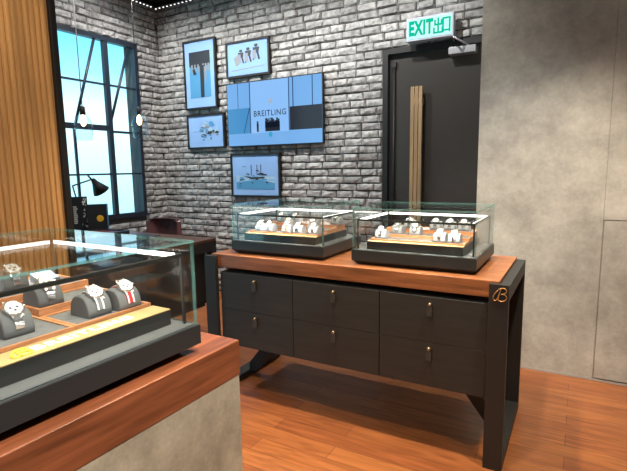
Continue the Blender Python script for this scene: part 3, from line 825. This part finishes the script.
# leather chair behind the desk
ch = thing('leather_chair', 'brown leather chair behind the desk under the brick corner', 'chair', (-4.22, 3.86, 0), math.radians(8))
bm = bmesh.new(); n = 12
fr, bk_ = [], []
for k in range(n+1):
    th = math.radians(-62+124*k/n); fr.append((math.sin(th)*.24, math.cos(th)*.20)); bk_.append((math.sin(th)*.285, math.cos(th)*.25))
poly = [(x, y-.05) for x, y in fr]+[(x, y-.05) for x, y in bk_[::-1]]
prism_bm(bm, poly, .32, 0, 'z', .64); bmesh.ops.bevel(bm, geom=[e for e in bm.edges if abs(e.verts[0].co.z-e.verts[1].co.z) < 1e-4 and len(e.link_faces) == 2], offset=.024, segments=3, affect='EDGES')
obj('backrest', bm, M['chair'], ch)
bm = bmesh.new(); box_bm(bm, (-.25, -.30, .43), (.25, .18, .53), 0, .035); obj('seat', bm, M['chair'], ch)
bm = bmesh.new(); tube_bm(bm, [(-.2, .14, .50), (-.2, .12, .70)], .014, 8); tube_bm(bm, [(.2, .14, .50), (.2, .12, .70)], .014, 8); obj('back_support', bm, M['black'], ch)
bm = bmesh.new(); tube_bm(bm, [(0, -.05, .08), (0, -.05, .44)], .028, 10); obj('column', bm, M['steel'], ch)
for k in range(5):
    a = 2*PI*k/5; bm = bmesh.new(); ex, ey = .29*math.cos(a), -.05+.29*math.sin(a)
    tube_bm(bm, [(0, -.05, .10), (ex, ey, .072)], [.024, .014], 8); lg = obj('leg', bm, M['black'], ch)
    bm = bmesh.new(); lathe_bm(bm, [(.026, -.012), (.030, -.006), (.030, .006), (.026, .012)], 14, mat=Matrix.Translation((ex, ey, .031)) @ Matrix.Rotation(a, 4, 'Z') @ Matrix.Rotation(PI/2, 4, 'X')); obj('castor', bm, M['black'], lg)

# ------------------------------------------------------------------ sky beyond the window
wd = bpy.data.worlds.new('World'); scn.world = wd; wd.use_nodes = True
nt = wd.node_tree; nt.nodes.clear()
out = nt.nodes.new('ShaderNodeOutputWorld'); bg = nt.nodes.new('ShaderNodeBackground')
tc = nt.nodes.new('ShaderNodeTexCoord'); sp = nt.nodes.new('ShaderNodeSeparateXYZ')
mr = nt.nodes.new('ShaderNodeMapRange'); mr.inputs[1].default_value = -.15; mr.inputs[2].default_value = .35
rp = nt.nodes.new('ShaderNodeValToRGB'); e = rp.color_ramp.elements
e[0].position = 0; e[0].color = (.22, .54, .66, 1); e[1].position = 1; e[1].color = (.05, .30, .55, 1)
for p, c in ((.30, (.35, .61, .68, 1)), (.52, (.47, .63, .69, 1)), (.66, (.20, .52, .72, 1)), (.80, (.10, .42, .68, 1))):
    q = e.new(p); q.color = c
nt.links.new(tc.outputs['Generated'], sp.inputs[0]); nt.links.new(sp.outputs['Z'], mr.inputs[0]); nt.links.new(mr.outputs[0], rp.inputs[0])
nt.links.new(rp.outputs[0], bg.inputs[0]); bg.inputs[1].default_value = 2.0; nt.links.new(bg.outputs[0], out.inputs[0])

# ------------------------------------------------------------------ lamps of the room and an added fill
def light(kind, loc, target, power, col, size=.1, angle=60, blend=.6, sy=None):
    l = bpy.data.lights.new(kind.lower()+'_light', kind); l.energy = power; l.color = col
    if kind == 'SPOT': l.spot_size = math.radians(angle); l.spot_blend = blend; l.shadow_soft_size = size
    elif kind == 'AREA':
        l.size = size
        if sy: l.shape = 'RECTANGLE'; l.size_y = sy
    o = bpy.data.objects.new('ceiling_spot' if kind == 'SPOT' else 'ambient_fill', l); COL.objects.link(o); o.location = loc
    o.rotation_euler = (Vector(target)-Vector(loc)).to_track_quat('-Z', 'Y').to_euler()
    return o
WARM, NEUT = (1, .83, .62), (1, .965, .92)
for x in (-4.2, -3.3, -2.4, -1.5): light('SPOT', (x, 3.35, 3.5), (x, 4.5, 1.6), 84, NEUT, .03, 112, .8)
for y in (2.4, 3.3): light('SPOT', (-3.8, y, 3.5), (-4.75, y, 2.3), 38, NEUT, .03, 115, .8)
light('SPOT', (.15, 2.1, 3.5), (.1, 2.9, 0), 270, WARM, .06, 80, .7)
light('SPOT', (-1.2, 2.1, 3.5), (-1.3, 2.2, 0), 250, WARM, .06, 75, .6)
light('SPOT', (-.65, 1.5, 3.5), (-.35, 3.741, .75), 285, NEUT, .06, 48, 1.)
light('SPOT', (-.9, 1.0, 3.5), (-1.0, 1.0, 0), 120, WARM, .06, 75, .6)
light('SPOT', (.5, .6, 3.5), (-.95, .9, .4), 360, NEUT, .06, 45, .8)
light('SPOT', (-1.4, .8, 3.5), (-2.2, .8, 1.1), 110, WARM, .05, 70, .8)
light('SPOT', (-3.2, 2.7, 3.5), (-3.0, 3.0, 0), 110, WARM, .06, 80, .7)
light('AREA', (-.3, -.3, 3.4), (-1.3, 1.9, 0), 20, (1, .94, .87), 2.0, sy=2.0)  # added soft fill for the room's ambient light, not a real fitting
# the strips inside the showcases shine down on the watches
def strip_light(c_, rz, lx, ly, lz, length, power):
    cs, sn = math.cos(rz), math.sin(rz); x, y, z = c_[0]+cs*lx-sn*ly, c_[1]+sn*lx+cs*ly, c_[2]+lz
    o = light('AREA', (x, y, z), (x, y, 0), power, (1, .97, .92), length, sy=.008); o.rotation_euler = (0, 0, rz); o.name = 'showcase_strip'
for c_ in (C1, C2):
    strip_light(c_, 0, 0, .052, .247, .58, 2.2); strip_light(c_, 0, 0, .49, .247, .58, 2.2)
strip_light(CL, RZ, 0, .052, .295, .60, 1.0); strip_light(CL, RZ, 0, .68, .295, .60, 2.6)

# ------------------------------------------------------------------ groups of repeats
GROUPS = {'wristwatch': 'watches on cushions in the showcases', 'watch_cushion': 'watch cushions in the showcases', 'display_tray': 'stepped display trays in the showcases',
          'glass_showcase': 'glass watch showcases', 'framed_picture': 'framed pictures on the brick wall', 'pendant_lamp': 'glass pendant lamps by the window',
          'light_strip': 'dotted light strips at the ceiling', 'black_box': 'black boxes on the desk'}
for o in list(scn.objects):
    k = o.name.split('.')[0]
    if o.parent is None and k in GROUPS: o['group'] = GROUPS[k]

# ------------------------------------------------------------------ camera
cam = bpy.data.cameras.new('camera'); co = bpy.data.objects.new('camera', cam); COL.objects.link(co)
f_px, yaw, pit, rol = 473.77, -.51434, .140985, -.014761
cam.sensor_fit = 'HORIZONTAL'; cam.sensor_width = 36; cam.lens = f_px/627*36
cam.clip_start = .02
sy, cy = math.sin(yaw), math.cos(yaw)
fw = Vector((sy*math.cos(pit), cy*math.cos(pit), -math.sin(pit))); rt = Vector((cy, -sy, 0)); up = rt.cross(fw)
r2 = rt*math.cos(rol)+up*math.sin(rol); u2 = up*math.cos(rol)-rt*math.sin(rol)
mw = Matrix((r2, u2, -fw)).transposed().to_4x4(); mw.translation = (0, 0, 1.52)
co.matrix_world = mw
scn.camera = co
cam.dof.use_dof = False
scn.view_settings.view_transform = 'Standard'; scn.view_settings.look = 'None'
scn.view_settings.exposure = 0.40; scn.view_settings.gamma = 1; scn.view_settings.use_curve_mapping = False
scn.cycles.transparent_max_bounces = 32; scn.cycles.max_bounces = 10
scn.cycles.sample_clamp_indirect = 6
